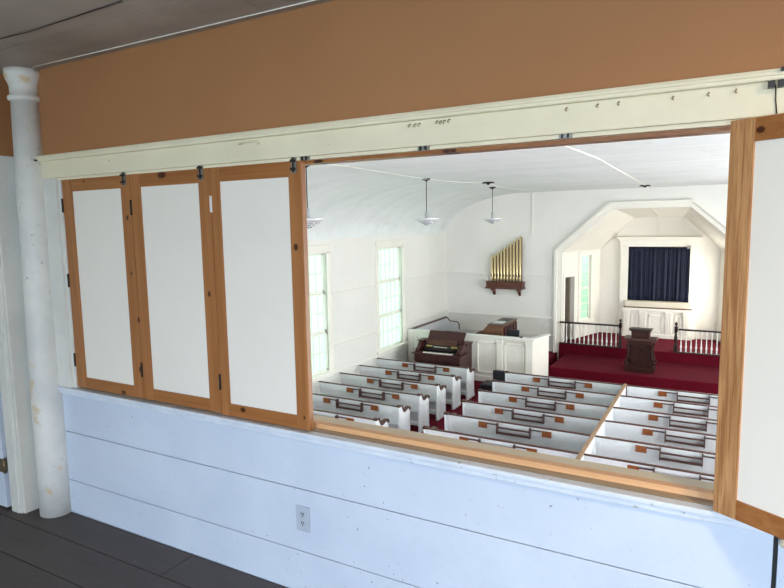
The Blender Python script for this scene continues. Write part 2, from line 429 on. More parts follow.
# door and window of the left splay
def sbox(m, s0, s1, z0, z1, d0, d1, side='l'):
    m.hexa([splay(s0, z0, side, d0), splay(s1, z0, side, d0), splay(s1, z0, side, d1), splay(s0, z0, side, d1),
            splay(s0, z1, side, d0), splay(s1, z1, side, d0), splay(s1, z1, side, d1), splay(s0, z1, side, d1)])
m = MB(); sbox(m, .06, .096, ZP2, -.04, -.01, .03); sbox(m, .318, .365, ZP2, -.04, -.01, .03); sbox(m, .096, .318, -.18, -.04, -.01, .03)
d = m.build('door_1', M['trim_white'], bevel=.006); d['kind'] = 'structure'
m = MB()
for s0, s1, d0, d1 in ((.08, .70, -1.4, -1.36),):
    sbox(m, s0, s1, ZP2-.02, .2, d0, d1)
sbox(m, .04, .10, ZP2-.02, .2, -1.4, -.13); sbox(m, .04, .46, ZP2-.06, ZP2-.02, -1.4, -.12); sbox(m, .04, .46, .0, .04, -1.4, -.12); sbox(m, .42, .46, ZP2-.02, .2, -1.4, -.13)
struct('wall_vestry', m, wood('vestry_dark_wood', (74, 44, 32), (46, 26, 20), 'z'))
m = MB(); sbox(m, .30, .316, ZP2+.01, -.2, -.45, -.13); dd = m.build('door_leaf', flat('door_leaf_grey', (150, 138, 124), .5), d)
def splay_window(num, side):
    root = bpy.data.objects.new('window_%d' % num, None); COL.objects.link(root); root.location = splay(.6, -1.7, side); root['kind'] = 'structure'
    root['_w'] = 1
    m = MB(); S_ = side
    sbox(m, .425, .489, -1.70, .57, -.01, .03, S_); sbox(m, .738, .80, -1.70, .57, -.01, .03, S_); sbox(m, .425, .80, .46, .57, -.01, .031, S_); m.build('casing', M['trim_white'], root)
    m = MB(); sbox(m, .41, .82, -1.78, -1.70, -.12, .06, S_); m.build('window_sill', M['trim_white'], root)
    for k, (z0, z1) in enumerate(((-1.68, -.62), (-.64, .46))):
        m = MB(); d = -.05-.02*k
        sbox(m, .489, .51, z0, z1, d-.015, d+.015, S_); sbox(m, .715, .738, z0, z1, d-.015, d+.015, S_)
        sbox(m, .489, .738, z0, z0+.05, d-.015, d+.015, S_); sbox(m, .489, .738, z1-.04, z1, d-.015, d+.015, S_)
        for i in range(1, 4): zz = z0+(z1-z0)*i/4; sbox(m, .5, .73, zz-.01, zz+.01, d-.008, d+.008, S_)
        sh = m.build('sash', M['trim_white'], root)
        m = MB(); sbox(m, .505, .72, z0+.04, z1-.03, d-.003, d+.003, S_); m.build('pane', M['glass'], sh)
splay_window(7, 'l'); splay_window(8, 'r')

# platforms
m = MB(); m.box(-4.39, XR, 15.0, YF, ZN, ZP1); struct('floor_pulpit_platform', m, M['carpet'], bevel=.02)
m = MB(); m.prism([(-4.59, 16.97), (.53, 16.97), (.53, 17.1), (-.24, 19.49), (-3.82, 19.49), (-4.59, 17.1)], 2, ZN, ZP2)
struct('floor_chancel', m, M['carpet'])
m = MB(); m.box(XL, -4.66, 14.2, YF, ZN, ZP1); struct('floor_choir', m, M['carpet'])

# ---------------- curtain frame, cabinet
t_ = thing('proscenium_frame', (XC+.03, 19.35, ZP2), 'white columned frame with a wide cornice around the navy curtain', 'frame')
m = MB(); m.box(-3.16, -2.92, 19.3, 19.495, ZP2, .72); m.box(-3.19, -2.93, 19.27, 19.495, .62, .72)
m.build('pilaster', M['trim_white'], t_, bevel=.006)
m = MB(); m.box(-1.08, -.86, 19.3, 19.495, ZP2, .72); m.box(-1.07, -.83, 19.27, 19.495, .62, .72)
m.build('pilaster', M['trim_white'], t_, bevel=.006)
m = MB(); m.box(-3.18, -.84, 19.29, 19.495, .72, .92); m.box(-3.22, -.80, 19.25, 19.495, .90, .97); m.box(-3.27, -.75, 19.2, 19.495, .97, 1.04)
m.build('cornice', M['trim_white'], t_, bevel=.008)
m = MB(); m.box(-2.93, -1.05, 19.44, 19.49, -1.3, .72); m.build('backing', M['black'], t_)
m = MB(); m.box(-1.17, -1.07, 19.24, 19.30, .66, .76); m.build('bracket', M['latch'], t_)
t_ = thing('curtain', (-1.98, 19.36, -1.04), 'pleated navy blue curtain hanging in the white chancel frame', 'curtain')
nx_, nz_ = 150, 10; vs = []
for j in range(nz_+1):
    zf = j/nz_
    for i in range(nx_+1):
        x = -2.915+1.85*i/nx_+.01*math.sin(i*.3)*(1-zf)
        amp = .048*(.55+.45*math.sin(i*.21+1.3))*(.35+.65*(1-zf)**.5)
        y = 19.36+amp*math.sin(i*.55+1.2*math.sin(i*.11)+zf*.5*math.sin(i*.05))+.012*math.sin(i*1.45)
        z = -1.04+.012*math.sin(i*.16)*(1-zf)+1.74*zf
        vs.append((x, y, z))
W_ = nx_+1
m = MB(); m.add(vs, [(j*W_+i, j*W_+i+1, (j+1)*W_+i+1, (j+1)*W_+i) for j in range(nz_) for i in range(nx_)], True)
m.build('drape', M['curtain'], t_, solid=.006, recalc=False)
m = MB(); m.tube([(-2.92, 19.36, .70), (-1.08, 19.36, .70)], .012, 8); m.build('curtain_rod', M['rail_dark'], t_)

t_ = thing('panelled_cabinet', (-2.0, 19.2, ZP2), 'long white panelled cabinet below the navy curtain', 'cabinet')
m = MB(); m.box(-3.0, -.98, 19.12, 19.295, ZP2, -1.32); m.box(-3.03, -.95, 19.08, 19.295, ZP2, ZP2+.12)
m.build('body', M['trim_white'], t_, bevel=.005)
m = MB(); m.box(-3.04, -.94, 19.07, 19.295, -1.37, -1.28); m.build('top_moulding', M['trim_white'], t_, bevel=.006)
for xa, xb in ((-2.99, -2.83), (-2.5, -2.3), (-1.72, -1.52), (-1.2, -1.02)):
    m = MB(); m.box(xa, xb, 19.085, 19.12, ZP2+.12, -1.37); m.box(xa-.02, xb+.02, 19.07, 19.12, -1.46, -1.37)
    for k in range(3):
        xx = xa+(xb-xa)*(k+1)/4; m.box(xx-.008, xx+.008, 19.078, 19.09, ZP2+.2, -1.5)
    m.build('pilaster', M['trim_white'], t_, bevel=.004)
for xa, xb in ((-2.76, -2.57), (-2.22, -1.80), (-1.45, -1.27)):
    m = MB()
    z0, z1 = ZP2+.2, -1.5
    for a, b, c_, d_ in ((xa, xb, z0, z0+.03), (xa, xb, z1-.03, z1), (xa, xa+.03, z0, z1), (xb-.03, xb, z0, z1)): m.box(a, b, 19.10, 19.12, c_, d_)
    m.build('panel_moulding', M['trim_white'], t_)
m = MB(); m.box(-3.0, -.97, 19.1, 19.44, -1.28, -1.25); m.build('countertop', M['ledge_wood'], t_)
m = MB(); m.box(-2.97, -1.0, 19.14, 19.43, -1.25, -1.06); m.build('ledge', M['ledge'], t_, bevel=.01)

# ---------------- chancel rails
def baluster(x, y, z0, z1):
    m = MB(); h = z1-z0
    pr = [(.018, 0), (.018, .10), (.011, .12), (.020, .17), (.024, .24), (.014, .33), (.011, .36), (.017, .39), (.011, .42), (.010, .6), (.013, .84), (.018, .86), (.018, 1)]
    m.lathe([(r*1.15, q*h) for r, q in pr], (x, y, z0), 8); return m
def newel(x, y):
    m = MB()
    m.box(x-.05, x+.05, y-.05, y+.05, ZP2, ZP2+.22)
    m.lathe([(.045, .22), (.03, .25), (.042, .32), (.045, .45), (.028, .55), (.03, .60), (.048, .62), (.048, .74), (.05, .75), (.025, .78), (.02, .79), (.038, .815), (.042, .845), (.03, .875), (.005, .89)], (x, y, ZP2), 14)
    return m
def rail(x0, x1, xn, nb, label):
    t_ = thing('chancel_rail', ((x0+x1)/2, 16.99, ZP2), label, 'railing', 'chancel rails either side of the pulpit')
    y = 17.0
    m = MB(); m.box(x0, x1, y-.045, y+.045, ZP2, ZP2+.035); m.build('bottom_rail', M['rail_dark'], t_, bevel=.005)
    m = MB(); m.box(x0, x1, y-.04, y+.04, -1.585, -1.535); m.build('handrail', M['rail_dark'], t_, bevel=.012)
    newel(xn, y).build('newel_post', M['rail_dark'], t_)
    for i in range(nb):
        x = x0+(x1-x0)*(i+.6)/(nb+.1)
        baluster(x, y, ZP2+.035, -1.585).build('baluster', M['white_gloss'], t_)
rail(-4.58, -2.82, -2.77, 13, 'dark rail with white turned balusters beside the chancel door')
rail(-1.19, .52, -1.25, 13, 'dark rail with white balusters to the right of the pulpit')

# ---------------- pulpit
px, py = -2.03, 15.62
t_ = thing('pulpit', (px, py, ZP1), 'dark carved wooden pulpit on the red carpeted platform', 'pulpit')
m = MB(); m.box(px-.37, px+.37, py-.24, py+.26, ZP1, ZP1+.12); m.box(px-.34, px+.34, py-.22, py+.24, ZP1+.12, ZP1+.18); m.build('plinth', M['pulpit_wood'], t_, bevel=.01)
m = MB(); m.box(px-.28, px+.28, py-.18, py+.2, ZP1+.18, ZP1+.84)
m.box(px-.31, px+.31, py-.21, py+.22, ZP1+.78, ZP1+.87); m.build('body', M['pulpit_wood'], t_, bevel=.006)
m = MB()
for a, b, c_, d_ in ((-.22, .22, .26, .29), (-.22, .22, .70, .73), (-.22, -.19, .26, .73), (.19, .22, .26, .73), (-.012, .012, .29, .55)): m.box(px+a, px+b, py-.2, py-.18, ZP1+c_, ZP1+d_)
for cx_ in (-.1, .1):
    m.tube([(px+cx_+.085*math.cos(a), py-.188, ZP1+.52+.12*math.sin(a)) for a in [PI*i/10 for i in range(11)]], .01, 6)
m.tube([(px+.05*math.cos(a), py-.188, ZP1+.655+.04*math.sin(a)) for a in [2*PI*i/12 for i in range(13)]], .008, 6)
m.build('tracery_panel', M['pulpit_wood'], t_)
for sx in (-1, 1):
    for sy in (-1, 1):
        m = MB(); X = px+sx*.30; Y = py+sy*.19
        pr = [(.30*0, 0)]
        path = []
        for i in range(25):
            q = i/24; z = ZP1+.16+.62*q
            out = .022*math.sin(q*PI*2.0+.4)*(1-.3*q)+.012
            path.append((X+sx*out, Y, z))
        m.tube(path, [.032+.006*math.sin(i*.9) for i in range(25)], 8)
        m.box(X-.035+sx*.04, X+.035+sx*.04, Y-.04, Y+.04, ZP1, ZP1+.2)
        m.lathe([(.0, -.05), (.04, -.03), (.05, 0), (.04, .03), (0, .05)], (X+sx*.06, Y, ZP1+.27), 10)
        m.build('scroll_bracket', M['pulpit_wood'], t_)
m = MB(); m.box(px-.42, px+.42, py-.22, py+.26, ZP1+.87, ZP1+.93); m.build('shelf', wood('pulpit_shelf_wood', (88, 54, 42), (56, 30, 24), 'x', .35), t_, bevel=.012)
m = MB(); m.box(px-.23, px+.23, py-.14, py+.18, ZP1+.93, ZP1+1.14); m.box(px-.26, px+.26, py-.17, py+.2, ZP1+1.12, ZP1+1.15); m.build('desk_box', M['pulpit_wood'], t_, bevel=.005)
m = MB(); m.hexa([(px-.29, py-.19, ZP1+1.15), (px+.29, py-.19, ZP1+1.15), (px+.29, py+.22, ZP1+1.15), (px-.29, py+.22, ZP1+1.15), (px-.29, py-.19, ZP1+1.19), (px+.29, py-.19, ZP1+1.19), (px+.29, py+.22, ZP1+1.17), (px-.29, py+.22, ZP1+1.17)])
m.build('desk_top', M['rail_dark'], t_, bevel=.006)

# ---------------- choir enclosure
t_ = thing('choir_enclosure', (-6.5, 14.18, ZN), 'white panelled enclosure wall around the choir, behind the organ', 'partition')
ZT = -1.635
m = MB(); m.box(XL+.02, -4.6, 14.15, 14.21, ZN, ZT); m.build('front_wall', M['trim_white'], t_)
sd = [(-4.6, 14.15), (-4.40, 14.995), (-4.46, 15.01), (-4.66, 14.165)]
m = MB(); m.prism(sd, 2, ZN, ZT); m.build('side_wall', M['trim_white'], t_)
m = MB(); m.box(XL+.02, -4.57, 14.10, 14.24, ZT, ZT+.035)
m.prism([(-4.56, 14.10), (-4.35, 15.02), (-4.50, 15.05), (-4.70, 14.20)], 2, ZT-.0005, ZT+.036); m.build('cap_rail', M['white_gloss'], t_, bevel=.006)
m = MB(); m.box(XL+.02, -4.59, 14.11, 14.15, ZN, ZN+.16); m.box(XL+.02, -4.59, 14.12, 14.15, ZT-.05, ZT); m.build('base_moulding', M['trim_white'], t_, bevel=.005)
for xa, xb in ((-8.47, -8.3), (-5.63, -5.47), (-4.80, -4.61)):
    m = MB(); m.box(xa, xb, 14.09, 14.15, ZN+.16, ZT-.05)
    if xa > -6: m.box(xa-.012, xb+.012, 14.075, 14.15, ZT-.13, ZT-.05)
    m.build('pilaster', M['trim_white'], t_, bevel=.004)
for xa, xb in ((-8.2, -7.45), (-7.1, -6.5), (-6.24, -5.69), (-5.42, -4.85)):
    m = MB(); z0, z1 = ZN+.26, ZT-.16
    for a, b, c_, d_ in ((xa, xb, z0, z0+.035), (xa, xb, z1-.035, z1), (xa, xa+.035, z0, z1), (xb-.035, xb, z0, z1)): m.box(a, b, 14.115, 14.15, c_, d_)
    m.build('panel_moulding', M['trim_white'], t_, bevel=.004)
m = MB()
for k in range(17): m.box(-5.43+k*.035, -5.41+k*.035, 14.125, 14.15, ZT-.13, ZT-.07)
m.build('fluted_frieze', M['trim_white'], t_)
m = MB(); m.prism([(-4.585, 14.30), (-4.575, 14.34), (-4.60, 14.34), (-4.61, 14.30)], 2, ZN+.1, ZT-.04); m.build('corner_bead', M['trim_white'], t_); m = MB()
m.prism([(-4.425, 14.94), (-4.405, 15.0), (-4.43, 15.0), (-4.45, 14.94)], 2, ZN+.1, ZT-.04); m.build('corner_bead', M['trim_white'], t_)

# choir pew against the left wall
def arm_profile(k=1.0):
    return [(-.012, .80), (.03, .812), (.07, .805), (.10, .78), (.125, .735), (.15, .69), (.185, .66), (.23, .655), (.29, .672), (.35, .69), (.41, .695), (.45, .675), (.462, .64)]
t_ = thing('choir_pew', (-8.2, 15.6, ZP1), 'white pew with dark cap along the side wall inside the choir', 'pew')
m = MB(); m.box(-8.44, -8.40, 14.25, 16.75, ZP1, -1.63); m.build('backrest', M['pew_white'], t_)
m = MB(); m.box(-8.46, -8.37, 14.25, 16.82, -1.63, -1.60); m.build('cap', M['pew_cap'], t_)
m = MB(); m.box(-8.40, -7.95, 14.25, 16.75, ZP1+.41, ZP1+.48); m.build('seat_cushion', M['black_leather'], t_)
pr = [(-8.43, -1.60), (-8.38, -1.605), (-8.33, -1.64), (-8.28, -1.70), (-8.22, -1.735), (-8.12, -1.74), (-8.02, -1.745), (-7.95, -1.76), (-7.92, -1.80), (-7.91, -1.86)]
m = MB(); m.prism([(-8.43, ZP1)]+pr+[(pr[-1][0], ZP1)], 1, 16.75, 16.80); m.build('end_panel', M['pew_white'], t_)
m = MB(); m.tube([(p[0], 16.775, p[1]) for p in pr]+[(pr[-1][0], 16.775, pr[-1][1]-.12)], .026, 8); m.build('arm_cap', M['pew_cap'], t_)

# ---------------- piano in the choir
t_ = thing('upright_piano', (-6.0, 15.35, ZP1), 'brown upright piano standing sideways behind the choir enclosure', 'piano')
y0, y1, zt = 14.66, 16.0, -1.40
body = [(-6.48, ZP1), (-6.48, -1.70), (-6.42, -1.655), (-6.30, -1.60), (-6.18, -1.47), (-6.10, zt), (-5.66, zt), (-5.66, ZP1)]
m = MB(); m.prism(body, 1, y0, y1); m.build('case', M['piano_wood'], t_, bevel=.008)
m = MB(); m.box(-6.12, -5.63, y0-.02, y1+.02, zt, zt+.03); m.build('lid', M['piano_top'], t_, bevel=.008)
m = MB(); m.prism([(-6.50, -1.72), (-6.43, -1.665), (-6.30, -1.60), (-6.31, -1.585), (-6.44, -1.64), (-6.52, -1.70)], 1, y0+.03, y1-.03); m.build('fallboard', M['organ_wood'], t_)
m = MB(); m.box(-5.67, -5.64, y0+.1, y1-.1, ZP1+.05, zt-.05)
for k in range(5): m.box(-5.64, -5.625, y0+.12+k*.27, y0+.20+k*.27, ZP1+.05, zt-.05)
m.build('back_frame', M['organ_wood'], t_)
for k, (ya, yb) in enumerate(((14.9, 15.25), (15.45, 15.8))):
    o = MB().box(-6.05, -5.75, ya, yb, zt+.031, zt+.036 if k else zt+.05).build('sheet_music', M['paper' if k == 0 else 'organ_dark'], None)
    tag(o, 'pale open music pages lying on the piano lid' if k == 0 else 'dark folder lying on the piano lid behind the pale pages', 'sheet music' if k == 0 else 'folder')
    if k: o.name = 'music_folder'
# chair behind the enclosure
def chair(name, cx, cy, z, w, hseat, hback, label, rot=0):
    t_ = thing(name, (cx, cy, z), label, 'chair')
    m = MB(); m.box(cx-w/2, cx+w/2, cy-.22, cy+.22, z+hseat-.08, z+hseat); m.build('seat', M['black_leather'], t_, bevel=.025)
    m = MB(); m.box(cx-w/2, cx+w/2, cy+.17, cy+.23, z+hseat+.02, z+hback); m.build('backrest', M['black_leather'], t_, bevel=.025)
    for a in (-1, 1):
        for b in (-1, 1):
            m = MB(); m.tube([(cx+a*(w/2-.03), cy+b*.18, z), (cx+a*(w/2-.04), cy+b*.17, z+hseat-.06)], .014, 6); m.build('leg', M['black'], t_)
    return t_
chair('black_chair', -5.38, 14.62, ZP1, .36, .46, 1.04, 'black upholstered chair beside the piano in the choir')
o = MB().lathe([(.0, 0), (.05, .0), (.05, .01), (.02, .02), (.012, .05), (0, .055)], (-4.95, 14.17, ZT+.036), 12).build('handbell', M['black'], None)
tag(o, 'tiny dark knob shaped item on the enclosure ledge', 'ornament'); o.name = 'ledge_ornament'

# ---------------- organ console
t_ = thing('organ_console', (-7.1, 13.6, ZN), 'dark red wooden organ console with two keyboards before the choir wall', 'organ')
x0, x1 = -7.82, -6.36
m = MB(); m.box(x0+.06, x1, 13.62, 14.04, ZN, -1.84); m.box(x0+.06, x0+.13, 13.16, 13.62, ZN+.10, -2.06); m.box(x1-.07, x1, 13.16, 13.63, ZN+.10, -2.06)
m.build('body', M['organ_wood'], t_, bevel=.008)
m = MB(); m.box(x0+.03, x1+.03, 13.60, 14.05, -1.84, -1.80); m.build('top_board', M['organ_wood'], t_, bevel=.008)
m = MB(); m.box(x0, x1+.05, 13.08, 13.62, -2.09, -2.05); m.build('key_shelf', M['organ_wood'], t_, bevel=.01)
m = MB(); m.box(x0+.06, x1+.005, 13.12, 13.62, -2.30, -2.09); m.build('key_bed', M['organ_wood'], t_, bevel=.008)
for xa in (x0+.06, x1-.12):
    m = MB(); m.prism([(13.20, -2.05), (13.20, -1.98), (13.30, -1.93), (13.42, -1.80), (13.50, -1.77), (13.66, -1.77), (13.66, -2.05)], 0, xa, xa+.11); m.build('cheek', M['organ_wood'], t_, bevel=.006)
    m = MB(); m.box(xa-.03, xa+.14, 13.42, 13.75, -1.775, -1.745); m.build('cheek_cap', M['organ_wood'], t_, bevel=.006)
for k, (ya, za) in enumerate(((13.15, -2.05), (13.33, -1.99))):
    m = MB(); m.box(-7.50, -6.62, ya, ya+.15, za, za+.022); kb = m.build('keyboard', M['key_white' if k == 0 else 'organ_dark'], t_, bevel=.002)
    m = MB(); i = 0
    for q in range(36):
        if q % 7 in (2, 6): continue
        xx = -7.50+(q+1)*.88/36.5; m.box(xx-.006, xx+.006, ya+.055, ya+.15, za+.022, za+.034)
    m.build('black_keys', M['key_black'], kb)
    m = MB(); m.box(-7.62, -6.50, ya+.15, ya+.19, za-.02, za+.03); m.build('manual_rail', M['organ_dark'], t_)
m = MB(); m.hexa([(-7.66, 13.52, -1.96), (-6.5, 13.52, -1.96), (-6.5, 13.62, -1.96), (-7.66, 13.62, -1.96), (-7.66, 13.58, -1.86), (-6.5, 13.58, -1.86), (-6.5, 13.64, -1.86), (-7.66, 13.64, -1.86)])
m.build('stop_panel', M['organ_dark'], t_)
for xa, nn, sp in ((-7.56, 6, .032), (-7.32, 14, .03), (-6.78, 6, .032)):
    m = MB()
    for q in range(nn): m.box(xa+q*sp, xa+q*sp+.02, 13.515, 13.56, -1.935 if xa != -7.32 else -1.945, -1.895 if xa != -7.32 else -1.925)
    m.build('stop_tabs', M['tab_cream' if xa != -7.32 else 'key_white'], t_)
m = MB(); m.box(-7.55, -6.62, 13.54, 13.66, -1.875, -1.80)
for q in range(13): m.lathe([(.0, 0), (.032, .012), (.038, .045), (.024, .07), (0, .08)], (-7.5+q*.069, 13.62, -1.82), 8)
m.build('carved_ledge', M['carved'], t_)
m = MB(); m.hexa([(-7.62, 13.72, -1.80), (-6.50, 13.72, -1.80), (-6.50, 13.75, -1.80), (-7.62, 13.75, -1.80), (-7.60, 13.86, -1.52), (-6.46, 13.86, -1.52), (-6.46, 13.89, -1.52), (-7.60, 13.89, -1.52)])
m.build('music_desk', M['organ_wood'], t_, bevel=.005)
m = MB(); m.box(-7.45, -6.75, 13.2, 13.6, ZN, ZN+.09)
for q in range(20): m.box(-7.44+q*.034, -7.42+q*.034, 12.95, 13.2, ZN+.03, ZN+.07)
m.build('pedalboard', M['organ_dark'], t_)

# ---------------- black bench seat in front of the centre pews
t_ = thing('black_armchair', (-5.25, 13.2, ZN), 'low black armchair on the carpet before the front centre pew', 'armchair')
m = MB(); m.box(-5.74, -5.10, 13.05, 13.55, ZN+.04, ZN+.22); m.build('seat', M['black_leather'], t_, bevel=.03)
m = MB(); m.box(-5.40, -4.95, 13.10, 13.2, ZN+.22, ZN+.62); m.build('backrest', M['black_leather'], t_, bevel=.03)
for a in (-5.70, -5.14):
    for b_ in (13.1, 13.5):
        m = MB(); m.box(a-.02, a+.02, b_-.02, b_+.02, ZN, ZN+.05); m.build('foot', M['black'], t_)

# ---------------- pews
BX = [(-.69, -.52), (.525, .695)]
def make_pew(w, left_arm, right_arm, rc):
    """local coordinates: x from 0 to w, y=0 at the back's rear top edge, z=0 on the floor; rc = x of rack centre"""
    t_ = bpy.data.objects.new('pew', None); COL.objects.link(t_); t_['category'] = 'pew'
    m = MB()
    m.hexa([(0, .07, .43), (w, .07, .43), (w, .095, .43), (0, .095, .43), (0, .004, .80), (w, .004, .80), (w, .03, .80), (0, .03, .80)])
    m.build('backrest', M['pew_white'], t_)
    m = MB(); m.box(0, w, -.012, .040, .80, .822); m.build('cap', M['pew_cap'], t_, bevel=.006)
    m = MB(); m.hexa([(0, .08, .40), (w, .08, .40), (w, .46, .42), (0, .46, .42), (0, .08, .43), (w, .08, .43), (w, .46, .45), (0, .46, .45)]); m.build('seat', M['pew_white'], t_)
    m = MB(); m.box(.03, w-.03, .38, .40, 0, .41); m.build('seat_support', M['pew_white'], t_)
    m = MB(); m.box(0, w, .06, .085, .17, .215); m.build('stretcher', M['pew_white'], t_)
    ap = arm_profile()
    for on, xa, sg in ((left_arm, 0, -1), (right_arm, w, 1)):
        if not on: continue
        m = MB(); m.prism([(.0, 0)]+ap+[(.455, .55), (.46, 0)], 0, xa-.022, xa+.022)
        e = m.build('end_panel', M['pew_white'], t_)
        m = MB(); xf = xa+sg*.022
        m.box(xf, xf+sg*.010, .05, .09, .06, .60); m.box(xf, xf+sg*.010, .37, .41, .06, .56); m.box(xf, xf+sg*.010, .0, .46, 0, .07); m.build('panel_moulding', M['pew_white'], e)
        m = MB()
        for i in range(len(ap)-1):
            a, b = Vector(ap[i]), Vector(ap[i+1]); d = (b-a).normalized(); nrm = Vector((-d.y, d.x))
            q = [a-nrm*.004-d*.003, b-nrm*.004+d*.003, b+nrm*.026+d*.003, a+nrm*.026-d*.003]
            m.prism([tuple(p) for p in q], 0, xa-.04, xa+.04)
        m.lathe([(.0, -.036), (.03, -.036), (.034, 0), (.03, .036), (0, .036)], (0, 0, 0), 12, mat=Matrix.Translation((xa, .44, .66)) @ Matrix.Rotation(PI/2, 4, 'Y'))
        m.build('arm_cap', M['arm_cap'], t_)
    # end stiles on the rear face
    for xs in (.03, w-.09):
        m = MB(); m.hexa([(xs, .065, .43), (xs+.06, .065, .43), (xs+.06, .075, .43), (xs, .075, .43), (xs, -.002, .795), (xs+.06, -.002, .795), (xs+.06, .008, .795), (xs, .008, .795)])
        m.build('stile', M['pew_white'], t_)
    # card holders
    for a, b in BX:
        m = MB(); m.box(rc+a, rc+b, -.022, .0, .668, .768); m.box(rc+a-.004, rc+b+.004, -.03, .0, .664, .676)
        m.build('card_holder', M['card_wood'], t_, bevel=.004)
    for a, b in ((BX[0][1], -.315), (.315, BX[1][0])):
        m = MB(); m.box(rc+a, rc+b, -.04, .0, .75, .762)
        for q in range(5): m.lathe([(.012, 0), (.014, .014)], (rc+a+(b-a)*(q+.5)/5, -.03, .757), 8)
        m.build('cup_holder', M['rack_wood'], t_)
    m = MB()
    for xs in (-.318, .302): m.box(rc+xs, rc+xs+.018, -.085, .02, .60, .79)
    for z in (.618, .712): m.box(rc-.31, rc+.31, -.08, -.065, z, z+.03)
    m.box(rc-.31, rc+.31, -.08, .03, .612, .620)
    m.build('book_rack', M['rack_wood'], t_, bevel=.003)
    return t_
YS = [12.19, 11.27, 10.36, 9.45, 8.53, 7.60]
ROW = ['front row {f}', 'second row from the front', 'third row from the front', 'third row from the balcony', 'second row from the balcony', 'row nearest the balcony']
blocks = [('left block', 'next to the organ', -8.45, -5.77, False, True, -6.95),
          ('centre block left of the divider', '', -4.72, -1.974, True, False, -3.345),
          ('block right of the divider', '', -1.896, .70, False, True, -.55)]
for bi, (bn, ff, xa, xb, la, ra, rc) in enumerate(blocks):
    proto = make_pew(xb-xa, la, ra, rc-xa)
    for i, y in enumerate(YS):
        o = proto if i == 0 else copy_tree(proto)
        o.location = (xa, y, ZN); o.scale = (1, 1, 1.036)
        o['label'] = 'white pew, '+ROW[i].format(f=ff).strip()+', '+bn
        o['group'] = 'pews in the '+bn
t_ = thing('pew_divider', (-1.935, 9.8, ZN), 'long light wooden capped partition splitting the centre pews', 'partition')
m = MB(); m.box(-1.955, -1.915, 7.0, 12.2, ZN, ZN+.83); m.build('partition_board', M['pew_white'], t_)
m = MB(); m.box(-1.969, -1.901, 6.95, 12.24, ZN+.83, ZN+.865); m.build('cap', M['divider_cap'], t_, bevel=.006)

# ---------------- organ pipes on the front wall
t_ = thing('pipe_shelf', (-6.35, 16.95, -.6), 'dark wooden wall shelf carrying the brass organ pipes', 'shelf')
m = MB(); m.box(-6.95, -5.74, 16.78, 17.09, -.52, -.34); m.box(-6.98, -5.71, 16.74, 17.09, -.56, -.51); m.box(-6.97, -5.72, 16.76, 17.09, -.345, -.325); m.build('shelf_box', M['shelf_wood'], t_, bevel=.006)
for xb_ in (-6.76, -5.90):
    m = MB(); m.prism([(17.09, -.56), (16.80, -.56), (16.83, -.61), (16.97, -.66), (17.04, -.78), (17.09, -.80)], 0, xb_-.035, xb_+.035); m.build('bracket', M['shelf_wood'], t_)
NP = 10
hs = [.49+ (1.14-.49)*((i)/(NP-1))**1.05 for i in range(NP)]
for i in range(NP):
    x = -6.80+.955*i/(NP-1)
    t_ = thing('organ_pipe', (x, 16.92, -.325), '', 'organ pipe', 'brass organ pipes on the wall shelf')
    words = ['shortest brass organ pipe at the left end of the shelf'] + ['brass organ pipe, %s from the short left end of the shelf' % w for w in ('second', 'third', 'fourth', 'fifth')] + ['brass organ pipe, %s from the tall right end of the shelf' % w for w in ('fifth', 'fourth', 'third', 'second')] + ['tallest brass organ pipe at the right end of the shelf']
    t_['label'] = words[i]
    m = MB(); H_ = hs[i]+.325
    m.lathe([(.018, 0), (.036, .10), (.036, H_), (.028, H_), (.028, H_-.05)], (x, 16.92, -.325), 16); m.build('pipe_body', M['brass'], t_)
    m = MB(); m.prism([(x-.02, -.17), (x+.02, -.17), (x+.02, -.10), (x, -.075), (x-.02, -.10)], 1, 16.88, 16.90); m.build('pipe_mouth', M['pipe_side'], t_)
    m = MB(); m.box(x+.030, x+.056, 16.93, 16.95, -.325, hs[i]-.04); m.build('shade_strip', M['pipe_shade_strip'], t_)  # dark strip stands in for the shaded side of each pipe
o = MB().box(-6.86, -5.79, 16.965, 16.99, -.08, -.05).build('pipe_rack_rail', M['shelf_wood'], None)
tag(o, 'thin dark wooden rail bracing the brass organ pipes', 'rail')

# ---------------- pendant lamps
def lamp_proto():
    t_ = bpy.data.objects.new('pendant_lamp', None); COL.objects.link(t_); t_['category'] = 'lamp'
    m = MB(); m.lathe([(.0, 2.52), (.09, 2.52), (.085, 2.50), (.03, 2.475), (.012, 2.46), (0, 2.46)], (0, 0, 0), 20); m.build('ceiling_rose', M['dark_metal'], t_)
    m = MB(); m.tube([(0, 0, 2.48), (0, 0, 1.85)], .009, 8); m.build('rod', M['dark_metal'], t_)
    m = MB(); m.lathe([(.0, 1.87), (.018, 1.865), (.03, 1.83), (.038, 1.77), (.034, 1.71), (.05, 1.68), (0, 1.675)], (0, 0, 0), 20); m.build('socket', M['chrome'], t_)
    m = MB(); m.lathe([(.0, 1.545), (.03, 1.55), (.05, 1.575), (.085, 1.60), (.15, 1.625), (.22, 1.66), (.275, 1.70), (.268, 1.702), (.21, 1.672), (.12, 1.65), (0, 1.65)], (0, 0, 0), 32); sh = m.build('shade', M['lamp_shade'], t_)
    for r_, z in ((.055, 1.572), (.105, 1.602), (.17, 1.632)):
        m = MB(); m.tube([(r_*math.cos(a), r_*math.sin(a), z-.004) for a in [2*PI*i/24 for i in range(25)]], .008, 6); m.build('shade_ring', M['chrome'], sh)
    for a in range(4):
        an = PI/4+a*PI/2
        m = MB(); m.lathe([(.0, 1.665), (.03, 1.668), (.045, 1.70), (.04, 1.705), (0, 1.69)], (.2*math.cos(an), .2*math.sin(an), 0), 12); m.build('light_cup', M['lamp_cup'], t_)
    return t_
p = lamp_proto()
